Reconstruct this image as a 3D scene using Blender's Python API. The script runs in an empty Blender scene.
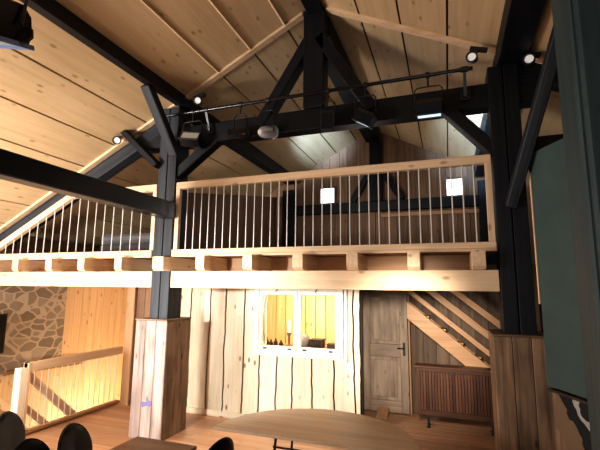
import bpy, bmesh, math, random
from mathutils import Vector, Matrix, Euler
random.seed(7)
SC = bpy.context.scene
COL = SC.collection
PI = math.pi

# ------------------------------------------------------------------ materials
def new_mat(name):
    m = bpy.data.materials.new(name); m.use_nodes = True
    nt = m.node_tree; nt.nodes.clear()
    out = nt.nodes.new('ShaderNodeOutputMaterial'); b = nt.nodes.new('ShaderNodeBsdfPrincipled')
    nt.links.new(b.outputs[0], out.inputs[0])
    return m, nt, b

def plain(name, col, rough=.5, metal=0., spec=.5, emit=None, es=0., bump=0., bscale=60., mottle=0.):
    m, nt, b = new_mat(name); N, L = nt.nodes, nt.links
    b.inputs['Roughness'].default_value = rough; b.inputs['Metallic'].default_value = metal
    b.inputs['Specular IOR Level'].default_value = spec
    tc = N.new('ShaderNodeTexCoord'); nz = N.new('ShaderNodeTexNoise'); nz.inputs['Scale'].default_value = bscale
    nz.inputs['Detail'].default_value = 4
    L.new(tc.outputs['Object'], nz.inputs['Vector'])
    mx = N.new('ShaderNodeMix'); mx.data_type = 'RGBA'
    mx.inputs['A'].default_value = (*[c*(1-mottle) for c in col], 1); mx.inputs['B'].default_value = (*[min(1, c*(1+mottle)) for c in col], 1)
    L.new(nz.outputs[0], mx.inputs['Factor']); L.new(mx.outputs['Result'], b.inputs['Base Color'])
    if bump:
        bp = N.new('ShaderNodeBump'); bp.inputs['Strength'].default_value = bump; bp.inputs['Distance'].default_value = .01
        L.new(nz.outputs[0], bp.inputs['Height']); L.new(bp.outputs[0], b.inputs['Normal'])
    if emit:
        b.inputs['Emission Color'].default_value = (*emit, 1); b.inputs['Emission Strength'].default_value = es
    return m

def wood(name, light, dark, rough=.55, knots=.0, knot_col=None, grain=1., var=.18, bump=.15, spec=.35, blotch=0.):
    """wood whose grain runs along the first axis of each timber (point attribute gc)"""
    m, nt, b = new_mat(name); N, L = nt.nodes, nt.links
    b.inputs['Roughness'].default_value = rough; b.inputs['Specular IOR Level'].default_value = spec
    at = N.new('ShaderNodeAttribute'); at.attribute_name = 'gc'
    mp = N.new('ShaderNodeMapping'); mp.inputs['Scale'].default_value = (.55, 9*grain, 9*grain)
    L.new(at.outputs['Vector'], mp.inputs[0])
    n1 = N.new('ShaderNodeTexNoise'); n1.inputs['Scale'].default_value = 1.6; n1.inputs['Detail'].default_value = 5
    n1.inputs['Distortion'].default_value = .6
    L.new(mp.outputs[0], n1.inputs['Vector'])
    mp2 = N.new('ShaderNodeMapping'); mp2.inputs['Scale'].default_value = (1.2, 60*grain, 60*grain)
    L.new(at.outputs['Vector'], mp2.inputs[0])
    n2 = N.new('ShaderNodeTexNoise'); n2.inputs['Scale'].default_value = 1.; n2.inputs['Detail'].default_value = 3
    L.new(mp2.outputs[0], n2.inputs['Vector'])
    ad = N.new('ShaderNodeMath'); ad.operation = 'MULTIPLY_ADD'; ad.inputs[1].default_value = .45
    L.new(n2.outputs[0], ad.inputs[0]); L.new(n1.outputs[0], ad.inputs[2])
    rp = N.new('ShaderNodeValToRGB')
    rp.color_ramp.elements[0].position = .46; rp.color_ramp.elements[0].color = (*dark, 1)
    rp.color_ramp.elements[1].position = .86; rp.color_ramp.elements[1].color = (*light, 1)
    L.new(ad.outputs[0], rp.inputs[0])
    last = rp.outputs[0]
    if blotch:
        mp3 = N.new('ShaderNodeMapping'); mp3.inputs['Scale'].default_value = (1.3, 4, 4)
        L.new(at.outputs['Vector'], mp3.inputs[0])
        n3 = N.new('ShaderNodeTexNoise'); n3.inputs['Scale'].default_value = 1.4; n3.inputs['Detail'].default_value = 5
        L.new(mp3.outputs[0], n3.inputs['Vector'])
        r3 = N.new('ShaderNodeValToRGB'); r3.color_ramp.elements[0].position = .35; r3.color_ramp.elements[0].color = (1-blotch,)*3+(1,)
        r3.color_ramp.elements[1].position = .62; r3.color_ramp.elements[1].color = (1, 1, 1, 1)
        L.new(n3.outputs[0], r3.inputs[0])
        mb = N.new('ShaderNodeMix'); mb.data_type = 'RGBA'; mb.blend_type = 'MULTIPLY'; mb.inputs['Factor'].default_value = 1
        L.new(last, mb.inputs['A']); L.new(r3.outputs[0], mb.inputs['B']); last = mb.outputs['Result']
    if knots:
        mk = N.new('ShaderNodeMapping'); mk.inputs['Scale'].default_value = (3.0, 6.5, 6.5)
        L.new(at.outputs['Vector'], mk.inputs[0])
        vo = N.new('ShaderNodeTexVoronoi'); vo.inputs['Scale'].default_value = 1.
        L.new(mk.outputs[0], vo.inputs['Vector'])
        rk = N.new('ShaderNodeValToRGB')
        rk.color_ramp.elements[0].position = .07; rk.color_ramp.elements[0].color = (1, 1, 1, 1)
        rk.color_ramp.elements[1].position = .17; rk.color_ramp.elements[1].color = (0, 0, 0, 1)
        L.new(vo.outputs['Distance'], rk.inputs[0])
        mm = N.new('ShaderNodeMath'); mm.operation = 'MULTIPLY'; mm.inputs[1].default_value = knots
        L.new(rk.outputs[0], mm.inputs[0])
        mx = N.new('ShaderNodeMix'); mx.data_type = 'RGBA'
        L.new(mm.outputs[0], mx.inputs['Factor']); L.new(last, mx.inputs['A'])
        mx.inputs['B'].default_value = (*(knot_col or [c*.4 for c in dark]), 1); last = mx.outputs['Result']
    if var:
        av = N.new('ShaderNodeAttribute'); av.attribute_name = 'var'
        mr = N.new('ShaderNodeMapRange'); mr.inputs['To Min'].default_value = 1-var; mr.inputs['To Max'].default_value = 1+var*.6
        L.new(av.outputs['Fac'], mr.inputs[0])
        vm = N.new('ShaderNodeVectorMath'); vm.operation = 'SCALE'
        L.new(last, vm.inputs[0]); L.new(mr.outputs[0], vm.inputs['Scale']); last = vm.outputs[0]
    L.new(last, b.inputs['Base Color'])
    if bump:
        bp = N.new('ShaderNodeBump'); bp.inputs['Strength'].default_value = bump; bp.inputs['Distance'].default_value = .01
        L.new(ad.outputs[0], bp.inputs['Height']); L.new(bp.outputs[0], b.inputs['Normal'])
    return m

def stone_mat():
    m, nt, b = new_mat('fieldstone'); N, L = nt.nodes, nt.links
    b.inputs['Roughness'].default_value = .85
    tc = N.new('ShaderNodeTexCoord')
    nz = N.new('ShaderNodeTexNoise'); nz.inputs['Scale'].default_value = 2.2
    L.new(tc.outputs['Object'], nz.inputs['Vector'])
    mv = N.new('ShaderNodeVectorMath'); mv.operation = 'MULTIPLY_ADD'; mv.inputs[1].default_value = (.22, .22, .22)
    L.new(nz.outputs['Color'], mv.inputs[0]); L.new(tc.outputs['Object'], mv.inputs[2])
    mp = N.new('ShaderNodeMapping'); mp.inputs['Scale'].default_value = (0.01, 3.6, 5.4)
    L.new(mv.outputs[0], mp.inputs[0])
    ve = N.new('ShaderNodeTexVoronoi'); ve.feature = 'DISTANCE_TO_EDGE'; ve.inputs['Scale'].default_value = 1; ve.inputs['Randomness'].default_value = .85
    vc = N.new('ShaderNodeTexVoronoi'); vc.feature = 'F1'; vc.inputs['Scale'].default_value = 1; vc.inputs['Randomness'].default_value = .85
    L.new(mp.outputs[0], ve.inputs['Vector']); L.new(mp.outputs[0], vc.inputs['Vector'])
    sp = N.new('ShaderNodeSeparateColor'); L.new(vc.outputs['Color'], sp.inputs[0])
    rs = N.new('ShaderNodeValToRGB'); rs.color_ramp.elements[0].color = (.19, .145, .105, 1); rs.color_ramp.elements[1].color = (.33, .27, .205, 1)
    L.new(sp.outputs[0], rs.inputs[0])
    re_ = N.new('ShaderNodeValToRGB'); re_.color_ramp.elements[0].position = .055; re_.color_ramp.elements[1].position = .085
    L.new(ve.outputs['Distance'], re_.inputs[0])
    mx = N.new('ShaderNodeMix'); mx.data_type = 'RGBA'; mx.inputs['A'].default_value = (.42, .34, .26, 1)
    L.new(re_.outputs[0], mx.inputs['Factor']); L.new(rs.outputs[0], mx.inputs['B'])
    L.new(mx.outputs['Result'], b.inputs['Base Color'])
    bp = N.new('ShaderNodeBump'); bp.inputs['Strength'].default_value = .4; bp.inputs['Distance'].default_value = .02
    L.new(re_.outputs[0], bp.inputs['Height']); L.new(bp.outputs[0], b.inputs['Normal'])
    return m

def hide_mat():
    m, nt, b = new_mat('patched_cloth'); N, L = nt.nodes, nt.links
    b.inputs['Roughness'].default_value = .9
    tc = N.new('ShaderNodeTexCoord'); sx = N.new('ShaderNodeSeparateXYZ'); L.new(tc.outputs['Object'], sx.inputs[0])
    nz = N.new('ShaderNodeTexNoise'); nz.inputs['Scale'].default_value = 4.5; nz.inputs['Detail'].default_value = 2
    L.new(tc.outputs['Object'], nz.inputs['Vector'])
    def mth(op, a, c=None, v=None):
        n = N.new('ShaderNodeMath'); n.operation = op; L.new(a, n.inputs[0])
        if c is not None: L.new(c, n.inputs[1])
        if v is not None: n.inputs[1].default_value = v
        return n.outputs[0]
    u = mth('MULTIPLY', mth('SUBTRACT', sx.outputs[0], v=.935), v=2.6)
    u = mth('ADD', u, mth('MULTIPLY', mth('SUBTRACT', sx.outputs[2], v=1.1), v=.75))
    u = mth('ADD', u, mth('MULTIPLY', mth('SUBTRACT', nz.outputs[0], v=.5), v=.55))
    r = N.new('ShaderNodeValToRGB'); r.color_ramp.interpolation = 'CONSTANT'
    r.color_ramp.elements[0].color = (.17, .11, .065, 1); r.color_ramp.elements[1].position = .10; r.color_ramp.elements[1].color = (.008, .009, .011, 1)
    for p, c in ((.28, (.34, .33, .31, 1)), (.36, (.010, .011, .013, 1)), (.62, (.25, .24, .22, 1)), (.7, (.010, .011, .013, 1))):
        e = r.color_ramp.elements.new(p); e.color = c
    L.new(u, r.inputs[0]); L.new(r.outputs[0], b.inputs['Base Color'])
    return m

def glass_mat(name, tint=(1, 1, 1), mixf=.12, rough=.03):
    m = bpy.data.materials.new(name); m.use_nodes = True; nt = m.node_tree; nt.nodes.clear()
    o = nt.nodes.new('ShaderNodeOutputMaterial'); mx = nt.nodes.new('ShaderNodeMixShader')
    t = nt.nodes.new('ShaderNodeBsdfTransparent'); g = nt.nodes.new('ShaderNodeBsdfGlossy')
    t.inputs[0].default_value = (*tint, 1); g.inputs['Roughness'].default_value = rough
    mx.inputs[0].default_value = mixf
    nt.links.new(t.outputs[0], mx.inputs[1]); nt.links.new(g.outputs[0], mx.inputs[2]); nt.links.new(mx.outputs[0], o.inputs[0])
    return m

M = {}
M['ceil'] = wood('ceiling_panel', (.60, .43, .25), (.50, .345, .185), rough=.5, knots=.6, knot_col=(.17, .08, .035), var=.12, grain=.55, bump=.05)
M['pine'] = wood('planed_pine', (.76, .55, .36), (.61, .41, .24), rough=.5, knots=.6, knot_col=(.22, .10, .04), var=.10, bump=.06)
M['pale'] = wood('pale_pine', (.84, .73, .56), (.72, .57, .38), rough=.6, knots=1., knot_col=(.25, .13, .06), var=.12, bump=.06, blotch=.12)
M['warm'] = wood('amber_pine', (.64, .45, .275), (.52, .345, .19), rough=.55, knots=.7, knot_col=(.2, .08, .02), var=.15, bump=.05)
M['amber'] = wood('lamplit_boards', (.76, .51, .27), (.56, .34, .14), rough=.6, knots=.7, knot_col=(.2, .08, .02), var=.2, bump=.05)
M['brown'] = wood('brown_boards', (.24, .125, .065), (.14, .068, .034), rough=.6, knots=.4, var=.2)
M['gable'] = wood('gable_boards', (.25, .145, .085), (.15, .083, .048), rough=.65, knots=.6, var=.22)
M['old'] = wood('reclaimed_boards', (.33, .21, .13), (.13, .075, .043), rough=.7, knots=.8, knot_col=(.03, .02, .015), var=.25, blotch=.45, bump=.3)
M['oldlit'] = wood('lit_reclaimed_boards', (.44, .34, .30), (.20, .13, .10), rough=.7, knots=.7, knot_col=(.10, .07, .06), var=.12, blotch=.35, bump=.3)  # lighter copy of the reclaimed boards; light on the left front is in the colour
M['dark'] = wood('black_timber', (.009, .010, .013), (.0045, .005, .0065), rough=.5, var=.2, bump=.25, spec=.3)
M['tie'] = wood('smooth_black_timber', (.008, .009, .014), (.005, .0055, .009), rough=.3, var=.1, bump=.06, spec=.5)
M['greyt'] = wood('grey_lit_timber', (.032, .036, .043), (.010, .012, .015), rough=.6, var=.2, bump=.3)  # greyer copy of black timber; light on the left members put into the colour
M['darkwall'] = wood('dark_boards', (.060, .040, .028), (.022, .015, .011), rough=.7, knots=.3, var=.3)
M['doorw'] = wood('weathered_door', (.47, .36, .265), (.29, .21, .15), rough=.6, knots=.5, var=.1, blotch=.35)
M['cab'] = wood('mahogany_slats', (.125, .052, .026), (.045, .019, .011), rough=.45, var=.35)
M['floor'] = wood('floorboards', (.50, .27, .15), (.35, .175, .09), rough=.34, knots=.3, var=.2, bump=.05, spec=.45)
M['stair'] = wood('stair_pine', (.50, .29, .15), (.36, .19, .09), rough=.5, knots=.3, var=.1)
M['tabletop'] = wood('oak_top', (.56, .42, .29), (.45, .32, .205), rough=.45, var=.1, grain=.5, knots=.2)
M['tabledark'] = wood('walnut_top', (.24, .125, .06), (.15, .075, .035), rough=.4, var=.1, grain=.5)
M['white'] = plain('white_paint', (.80, .77, .70), .45, mottle=.05)
M['steel'] = plain('brushed_steel', (.72, .69, .65), .4, metal=.25, mottle=.05)
M['black'] = plain('black_metal', (.012, .012, .014), .4, mottle=.2)
M['blackgloss'] = plain('black_gloss', (.006, .006, .008), .22, mottle=.2)
M['vinyl'] = plain('black_vinyl', (.004, .004, .006), .4, mottle=.3, spec=.25, bump=.05, bscale=120)
M['chrome'] = plain('chrome', (.62, .68, .80), .22, metal=.45)
M['bluegrey'] = plain('blue_grey_enamel', (.16, .23, .38), .35, mottle=.1)
M['lens'] = plain('lamp_lens', (.8, .8, .75), .2, emit=(1, .96, .9), es=.2)
M['dull_lens'] = plain('unlit_lens', (.35, .33, .28), .25, emit=(1, .75, .4), es=.05)
M['blue_lens'] = plain('cool_lens', (.6, .75, .9), .2, emit=(.62, .80, 1), es=1.0)
M['day'] = plain('daylit_glass', (.8, .9, 1), .2, emit=(.78, .88, 1), es=5.)
M['teal'] = plain('dull_green_panel', (.045, .078, .074), .75, mottle=.25, bscale=4)
M['tealpost'] = wood('green_black_timber', (.030, .052, .056), (.017, .029, .034), rough=.6, var=.2, bump=.2)
M['stairwall'] = wood('door_wall_boards', (.165, .105, .065), (.085, .052, .032), rough=.65, knots=.5, var=.25)  # boards behind the staircase, darker than the gable boards
M['stone'] = stone_mat()
M['hide'] = hide_mat()
M['glass'] = glass_mat('window_glass', mixf=.02, rough=.06)
M['gap'] = plain('dark_gap', (.035, .018, .009), .9, mottle=.2)
M['greycloth'] = plain('grey_cover', (.15, .14, .14), .8, mottle=.2, bscale=5)
M['purple'] = plain('purple_stain', (.15, .12, .26), .8, mottle=.3, bscale=20)
M['iron'] = plain('wrought_iron', (.015, .014, .014), .45, mottle=.2)
M['smudge'] = plain('dark_rubber', (.02, .02, .02), .7, mottle=.2)

# ------------------------------------------------------------------ mesh builder
class MB:
    def __init__(s): s.v = []; s.f = []; s.gc = []; s.var = []; s.sm = []
    def add(s, pts, faces, gcs=None, var=None, smooth=False):
        o = len(s.v); var = random.random() if var is None else var
        off = Vector((random.uniform(0, 40), random.uniform(0, 40), random.uniform(0, 40)))
        for i, p in enumerate(pts):
            s.v.append(Vector(p)); g = Vector(gcs[i]) if gcs else Vector(p)
            s.gc.append(g+off); s.var.append(var)
        for f in faces: s.f.append([o+i for i in f]); s.sm.append(smooth)
        return s
    def box(s, x0, x1, y0, y1, z0, z1, axis='x', var=None, top=None):
        """axis = grain axis.  top: optional function x -> z for the top face"""
        P = [(x, y, z) for z in (z0, z1) for y in (y0, y1) for x in (x0, x1)]
        if top: P = [p if p[2] == z0 else (p[0], p[1], top(p[0])) for p in P]
        F = [(0, 2, 3, 1), (4, 5, 7, 6), (0, 1, 5, 4), (2, 6, 7, 3), (0, 4, 6, 2), (1, 3, 7, 5)]
        k = 'xyz'.index(axis); G = [(p[k], p[(k+1) % 3], p[(k+2) % 3]) for p in P]
        return s.add(P, F, G, var)
    def bar(s, a, b, w, h, up=(0, 0, 1), var=None):
        """square timber from a to b; w across, h along 'up'"""
        a, b = Vector(a), Vector(b); d = (b-a); L = d.length; d.normalize()
        up = Vector(up); side = d.cross(up)
        if side.length < 1e-4: side = d.cross(Vector((0, 1, 0)))
        side.normalize(); up = side.cross(d).normalized()
        P = []; G = []
        for t in (0, L):
            for j in (-1, 1):
                for i in (-1, 1):
                    P.append(a+d*t+side*(i*w/2)+up*(j*h/2)); G.append((t, i*w/2, j*h/2))
        F = [(0, 2, 3, 1), (4, 5, 7, 6), (0, 1, 5, 4), (2, 6, 7, 3), (0, 4, 6, 2), (1, 3, 7, 5)]
        return s.add(P, F, G, var)
    def tube(s, pts, r, n=8, closed=False, cap=True):
        pts = [Vector(p) for p in pts]; m = len(pts); rr = r if isinstance(r, (list, tuple)) else [r]*m
        P = []; G = []; t = 0.
        nrm = None
        for i, p in enumerate(pts):
            if closed: d = pts[(i+1) % m]-pts[i-1]
            elif i == 0: d = pts[1]-p
            elif i == m-1: d = p-pts[i-1]
            else: d = (pts[i+1]-p).normalized()+(p-pts[i-1]).normalized()
            d.normalize()
            if nrm is None:
                nrm = d.cross(Vector((0, 0, 1)))
                if nrm.length < .05: nrm = d.cross(Vector((0, 1, 0)))
            nrm = (nrm-d*nrm.dot(d)).normalized(); bn = d.cross(nrm)
            if i: t += (p-pts[i-1]).length
            for k in range(n):
                a = 2*PI*k/n; c = nrm*math.cos(a)+bn*math.sin(a)
                P.append(p+c*rr[i]); G.append((t, rr[i]*math.cos(a), rr[i]*math.sin(a)))
        F = []
        for i in range(m if closed else m-1):
            for k in range(n):
                j = (i+1) % m
                F.append((i*n+k, i*n+(k+1) % n, j*n+(k+1) % n, j*n+k))
        if cap and not closed:
            F.append(tuple(range(n-1, -1, -1))); F.append(tuple(range((m-1)*n, m*n)))
        return s.add(P, F, G, None, True)
    def lathe(s, prof, n=16, mtx=None):
        """profile [(r, z)] turned round z"""
        P = []; m = len(prof)
        for r, z in prof:
            for k in range(n):
                a = 2*PI*k/n; P.append(Vector((r*math.cos(a), r*math.sin(a), z)))
        if mtx: P = [mtx @ p for p in P]
        F = []
        for i in range(m-1):
            for k in range(n): F.append((i*n+k, i*n+(k+1) % n, (i+1)*n+(k+1) % n, (i+1)*n+k))
        F.append(tuple(range(n-1, -1, -1))); F.append(tuple(range((m-1)*n, m*n)))
        return s.add(P, F, None, None, True)
    def prism(s, poly, ax, t0, t1, gaxis='x'):
        """extrude 2-D polygon; ax = 'x','y','z' is the extrusion axis"""
        def mk(p, t):
            return (t, p[0], p[1]) if ax == 'x' else (p[0], t, p[1]) if ax == 'y' else (p[0], p[1], t)
        n = len(poly); P = [mk(p, t0) for p in poly]+[mk(p, t1) for p in poly]
        F = [tuple(range(n-1, -1, -1)), tuple(range(n, 2*n))]+[(i, (i+1) % n, n+(i+1) % n, n+i) for i in range(n)]
        k = 'xyz'.index(gaxis); G = [(p[k], p[(k+1) % 3], p[(k+2) % 3]) for p in P]
        return s.add(P, F, G)
    def build(s, name, mat, parent=None, bevel=0., kind=None, loc=None, rot=None):
        me = bpy.data.meshes.new(name); me.from_pydata([tuple(v) for v in s.v], [], s.f)
        a = me.attributes.new('gc', 'FLOAT_VECTOR', 'POINT'); a.data.foreach_set('vector', [c for g in s.gc for c in g])
        a = me.attributes.new('var', 'FLOAT', 'POINT'); a.data.foreach_set('value', s.var)
        me.polygons.foreach_set('use_smooth', s.sm)
        bm = bmesh.new(); bm.from_mesh(me); bmesh.ops.recalc_face_normals(bm, faces=bm.faces); bm.to_mesh(me); bm.free()
        me.materials.append(M[mat])
        o = bpy.data.objects.new(name, me); COL.objects.link(o)
        if parent: o.parent = parent
        if loc: o.location = loc
        if rot: o.rotation_euler = rot
        if bevel:
            md = o.modifiers.new('edge', 'BEVEL'); md.width = bevel; md.segments = 1; md.limit_method = 'ANGLE'; md.angle_limit = math.radians(50)
        if any(s.sm):
            md = o.modifiers.new('split', 'EDGE_SPLIT'); md.split_angle = math.radians(48)
        if kind: o['kind'] = kind
        return o

def tag(o, label, cat, group=None, kind=None):
    o['label'] = label; o['category'] = cat
    if group: o['group'] = group
    if kind: o['kind'] = kind
    return o
def thing(name, label, cat, loc=(0, 0, 0), rotz=0, group=None):
    o = bpy.data.objects.new(name, None); COL.objects.link(o); o.location = loc; o.rotation_euler = (0, 0, rotz)
    o.empty_display_size = .1
    return tag(o, label, cat, group)
def dup(root, loc, rotz=0, label=None, group=None):
    r = root.copy(); COL.objects.link(r); r.location = loc; r.rotation_euler = (0, 0, rotz)
    if label: r['label'] = label
    if group: r['group'] = group
    for ch in list(root.children):
        c = ch.copy(); COL.objects.link(c); c.parent = r
        for g in list(ch.children):
            d = g.copy(); COL.objects.link(d); d.parent = c
    return r
def struct(mb, name, mat, parent=None, bevel=0.):
    return mb.build(name, mat, parent, bevel, None if parent else 'structure')

RX, RZ, RS = -1.65, 6.15, .505                    # ridge position, height, slope
def roof(x): return RZ-RS*abs(x-RX)

# ------------------------------------------------------------------ camera
f, pi_, ro, ya = 408.564, 0.150263814, 0.00983482, 0.345757921
cp, sp = math.cos(pi_), math.sin(pi_)
Fv = Vector((-math.sin(ya)*cp, math.cos(ya)*cp, sp)); Rv = Vector((math.cos(ya), math.sin(ya), 0)); Uv = Rv.cross(Fv)
R2 = Rv*math.cos(ro)+Uv*math.sin(ro); U2 = -Rv*math.sin(ro)+Uv*math.cos(ro)
cam = bpy.data.cameras.new('camera'); co = bpy.data.objects.new('camera', cam); COL.objects.link(co)
cam.sensor_width = 36; cam.lens = f/600*36; cam.clip_start = .05
mt = Matrix((R2, U2, -Fv)).transposed().to_4x4(); mt.translation = (0, 0, 2.1); co.matrix_world = mt
SC.camera = co

# ------------------------------------------------------------------ floor
b = MB(); y = -1.5; k = 0
while y < 7.5:
    x = -5.72
    while x < 2.48:
        L = random.uniform(1.4, 2.4); x1 = min(x+L, 2.48)
        b.box(x+.001, x1-.001, y+.001, y+.158, -.03, 0, 'x'); x = x1
    y += .16
b.box(-5.72, 2.48, -1.5, 7.49, -.2, -.031, 'x')
struct(b, 'floor', 'floor')
b = MB()
for i in range(12): b.box(-7.74+i*.168, -7.74+(i+1)*.168-.003, -1.5, 4.3, -.2, 0, 'y')
struct(b, 'floor_landing', 'floor')
b = MB(); b.box(-7.74, -5.0, 4.3, 9, -2.75, -2.6, 'y'); struct(b, 'floor_lower', 'stair')
b = MB(); b.box(-5.80, -5.725, 4.3, 6.3, -.32, .012, 'y'); struct(b, 'trim_1', 'brown')

# ------------------------------------------------------------------ roof ceiling, panels running along the ridge
def slope_panels(edges, name):
    b = MB()
    for x0, x1 in edges:
        xa, xb = x0+.013, x1-.013
        for (ya, yb) in ((-1.6, 1.9), (1.905, 5.15), (5.19, 7.7), (7.705, 10.4)):
            P = [(x, y, roof(x)+dz) for dz in (0, .025) for y in (ya, yb) for x in (xa, xb)]
            G = [(p[1], p[0], p[2]) for p in P]
            b.add(P, [(0, 2, 3, 1), (4, 5, 7, 6), (0, 1, 5, 4), (2, 6, 7, 3), (0, 4, 6, 2), (1, 3, 7, 5)], G)
    return struct(b, name, 'ceil')
Lx = [-7.9, -7.52, -6.94, -6.34, -5.74, -5.12, -4.50, -3.84, -3.2, -2.66, -2.11, -1.65]
slope_panels(list(zip(Lx[:-1], Lx[1:])), 'ceiling_left')
Rx = [-1.65, -1.0, -.45, .12, .74, 1.32, 1.9, 2.6]
slope_panels(list(zip(Rx[:-1], Rx[1:])), 'ceiling_right')
def slab(xs, dz0, dz1, y0, y1, name, mat):
    b = MB()
    for x0, x1 in xs:
        P = [(x, y, roof(x)+dz) for dz in (dz0, dz1) for y in (y0, y1) for x in (x0, x1)]
        b.add(P, [(0, 2, 3, 1), (4, 5, 7, 6), (0, 1, 5, 4), (2, 6, 7, 3), (0, 4, 6, 2), (1, 3, 7, 5)], [(p[0], p[1], p[2]) for p in P])
    return struct(b, name, mat)
slab([(-7.9, -1.65), (-1.65, 2.6)], .027, .10, -1.6, 10.4, 'ceiling_deck', 'gap')
slab([(-7.9, -1.83)], -.045, .0, 5.09, 5.19, 'trim_2', 'pine')
slab([(-1.47, 2.6)], -.045, .0, 5.09, 5.19, 'trim_3', 'pine')
for x, n in ((-3.2, 'trim_4'), (-2.66, 'trim_5'), (-2.11, 'trim_6')):
    b = MB(); b.bar((x, -1.5, roof(x)-.006), (x, 5.1, roof(x)-.006), .05, .02, (RS, 0, 1)); struct(b, n, 'pine')

# ------------------------------------------------------------------ gable wall with two small windows
b = MB(); x = -7.6
WIN = [(-3.10, -2.70, 4.27, 4.70), (.05, .45, 4.27, 4.70)]
while x < 2.6:
    w = random.uniform(.2, .3); x1 = x+w
    cuts = [wn for wn in WIN if x1 > wn[0] and x < wn[1]]
    if x < RX < x1: x1 = RX
    if cuts:
        wn = cuts[0]
        b.box(x, x1-.008, 10.2, 10.24, 2.5, wn[2], 'z')
        b.box(x, x1-.008, 10.2, 10.24, wn[3], 5, 'z', top=roof)
        if x < wn[0]: b.box(x, wn[0], 10.2, 10.24, wn[2], wn[3], 'z')
        if x1 > wn[1]: b.box(wn[1], x1-.008, 10.2, 10.24, wn[2], wn[3], 'z')
    else: b.box(x, x1-.008, 10.2, 10.24, 2.5, 5, 'z', top=roof)
    x = x1
struct(b, 'wall_gable', 'gable')
b = MB()
cols = [(-7.6, -3.10, None), (-3.10, -2.70, 0), (-2.70, RX, None), (RX, .05, None), (.05, .45, 1), (.45, 2.6, None)]
for x0, x1, wi in cols:
    if wi is None: b.box(x0, x1, 10.245, 10.3, 2.5, 5, 'z', top=roof)
    else:
        b.box(x0, x1, 10.245, 10.3, 2.5, 4.27, 'z'); b.box(x0, x1, 10.245, 10.3, 4.70, 5, 'z', top=roof)
struct(b, 'wall_gable_backing', 'gap')
for i, (x0, x1, z0, z1) in enumerate(WIN):
    fr = MB(); t = .05
    fr.box(x0-.03, x0+t-.03, 10.14, 10.22, z0-.03, z1+.03, 'z'); fr.box(x1-t+.03, x1+.03, 10.14, 10.22, z0-.03, z1+.03, 'z')
    fr.box(x0+t-.03, x1-t+.03, 10.14, 10.22, z0-.03, z0+t-.03, 'x'); fr.box(x0+t-.03, x1-t+.03, 10.14, 10.22, z1-t+.03, z1+.03, 'x')
    o = fr.build('window_%d' % (i+2), 'gable', None, .006, 'structure')
    p = MB(); p.box(x0+.021, x1-.021, 10.185, 10.195, z0+.021, z1-.021); p.build('pane', 'day', o)
b = MB(); y = 5.6
while y < 9.9:
    b.prism([(y, 2.56), (y+.195, 2.56), (y+.195, 3.66+(y-5.4)*.19), (y, 3.66+(y-5.6)*.19)], 'x', -4.32, -4.27, 'z'); y += .2
struct(b, 'wall_gallery_side', 'gable')
b = MB(); b.box(-1.5, .9, 10.12, 10.2, 3.84, 3.93, 'x'); struct(b, 'trim_7', 'stair', None, .005)

t = thing('gable_frame', 'black timber framing on the gable wall behind the gallery, with two windows between its posts', 'timber frame', (-1.6, 10.1, 2.55))
def world_part(mb, name, mat, root, bevel=.012, label=None):
    o = mb.build(name, mat, root, bevel); o.matrix_parent_inverse = Matrix.Translation(-Vector(root.location)); 
    if label: o['label'] = label
    return o
for x in (-3.95, .90):
    b = MB(); b.box(x-.16, x+.16, 9.98, 10.19, 2.55, roof(x)-.32 if x < 0 else roof(x)-.3, 'z'); world_part(b, 'post', 'dark', t)
b = MB(); b.box(-3.79, .74, 10.0, 10.19, 3.98, 4.23, 'x'); world_part(b, 'tie_beam', 'dark', t)
b = MB(); b.box(-1.75, -1.45, 9.98, 10.19, 4.23, RZ-.38, 'z'); world_part(b, 'king_post', 'dark', t)
for s in (-1, 1):
    b = MB(); b.bar((-1.6+s*.62, 10.1, 4.25), (-1.6+s*.18, 10.1, 4.97), .14, .16, (1, 0, 0)); world_part(b, 'brace', 'dark', t)

# ------------------------------------------------------------------ main truss of dark timber
t = thing('roof_truss', 'black timber roof truss spanning the gallery edge between the two clad posts', 'roof truss', (-1.65, 5.2, 0))
PX = [(-4.17, -3.85), (.55, .87)]
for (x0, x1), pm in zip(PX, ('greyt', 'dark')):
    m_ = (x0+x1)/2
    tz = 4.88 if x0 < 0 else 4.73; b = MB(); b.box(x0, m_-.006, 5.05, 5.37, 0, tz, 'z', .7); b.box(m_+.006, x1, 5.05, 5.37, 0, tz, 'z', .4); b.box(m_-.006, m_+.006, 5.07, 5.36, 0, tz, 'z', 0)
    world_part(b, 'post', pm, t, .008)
b = MB(); b.box(-4.55, 1.08, 5.09, 5.30, 4.25, 4.55, 'x'); world_part(b, 'collar_beam', 'dark', t)
b = MB(); b.box(-1.80, -1.50, 5.06, 5.30, 4.55, RZ-.1, 'z'); world_part(b, 'king_post', 'dark', t)
for a, c, w, h in (((-1.72, 5.17, 5.62), (-2.48, 5.17, 4.42), .16, .2), ((-1.58, 5.17, 5.62), (-.83, 5.17, 4.42), .16, .22),
                   ((-3.92, 5.17, 3.78), (-3.18, 5.17, 4.32), .15, .17), ((.62, 5.17, 3.66), (.06, 5.17, 4.32), .15, .17),
                   ((-4.14, 5.0, 3.92), (-5.0, 5.0, 4.70), .09, .15), ):
    b = MB(); b.bar(a, c, w, h, (0, 1, 0)); world_part(b, 'brace', 'dark', t)
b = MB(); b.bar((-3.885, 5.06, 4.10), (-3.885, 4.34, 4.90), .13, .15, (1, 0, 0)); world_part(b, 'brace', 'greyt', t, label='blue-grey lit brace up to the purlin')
b = MB(); b.bar((.70, 5.05, 3.02), (1.18, 4.22, 4.78), .15, .12, (1, 0, 0)); world_part(b, 'brace', 'greyt', t, label='long grey strut beside the right post')
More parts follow.
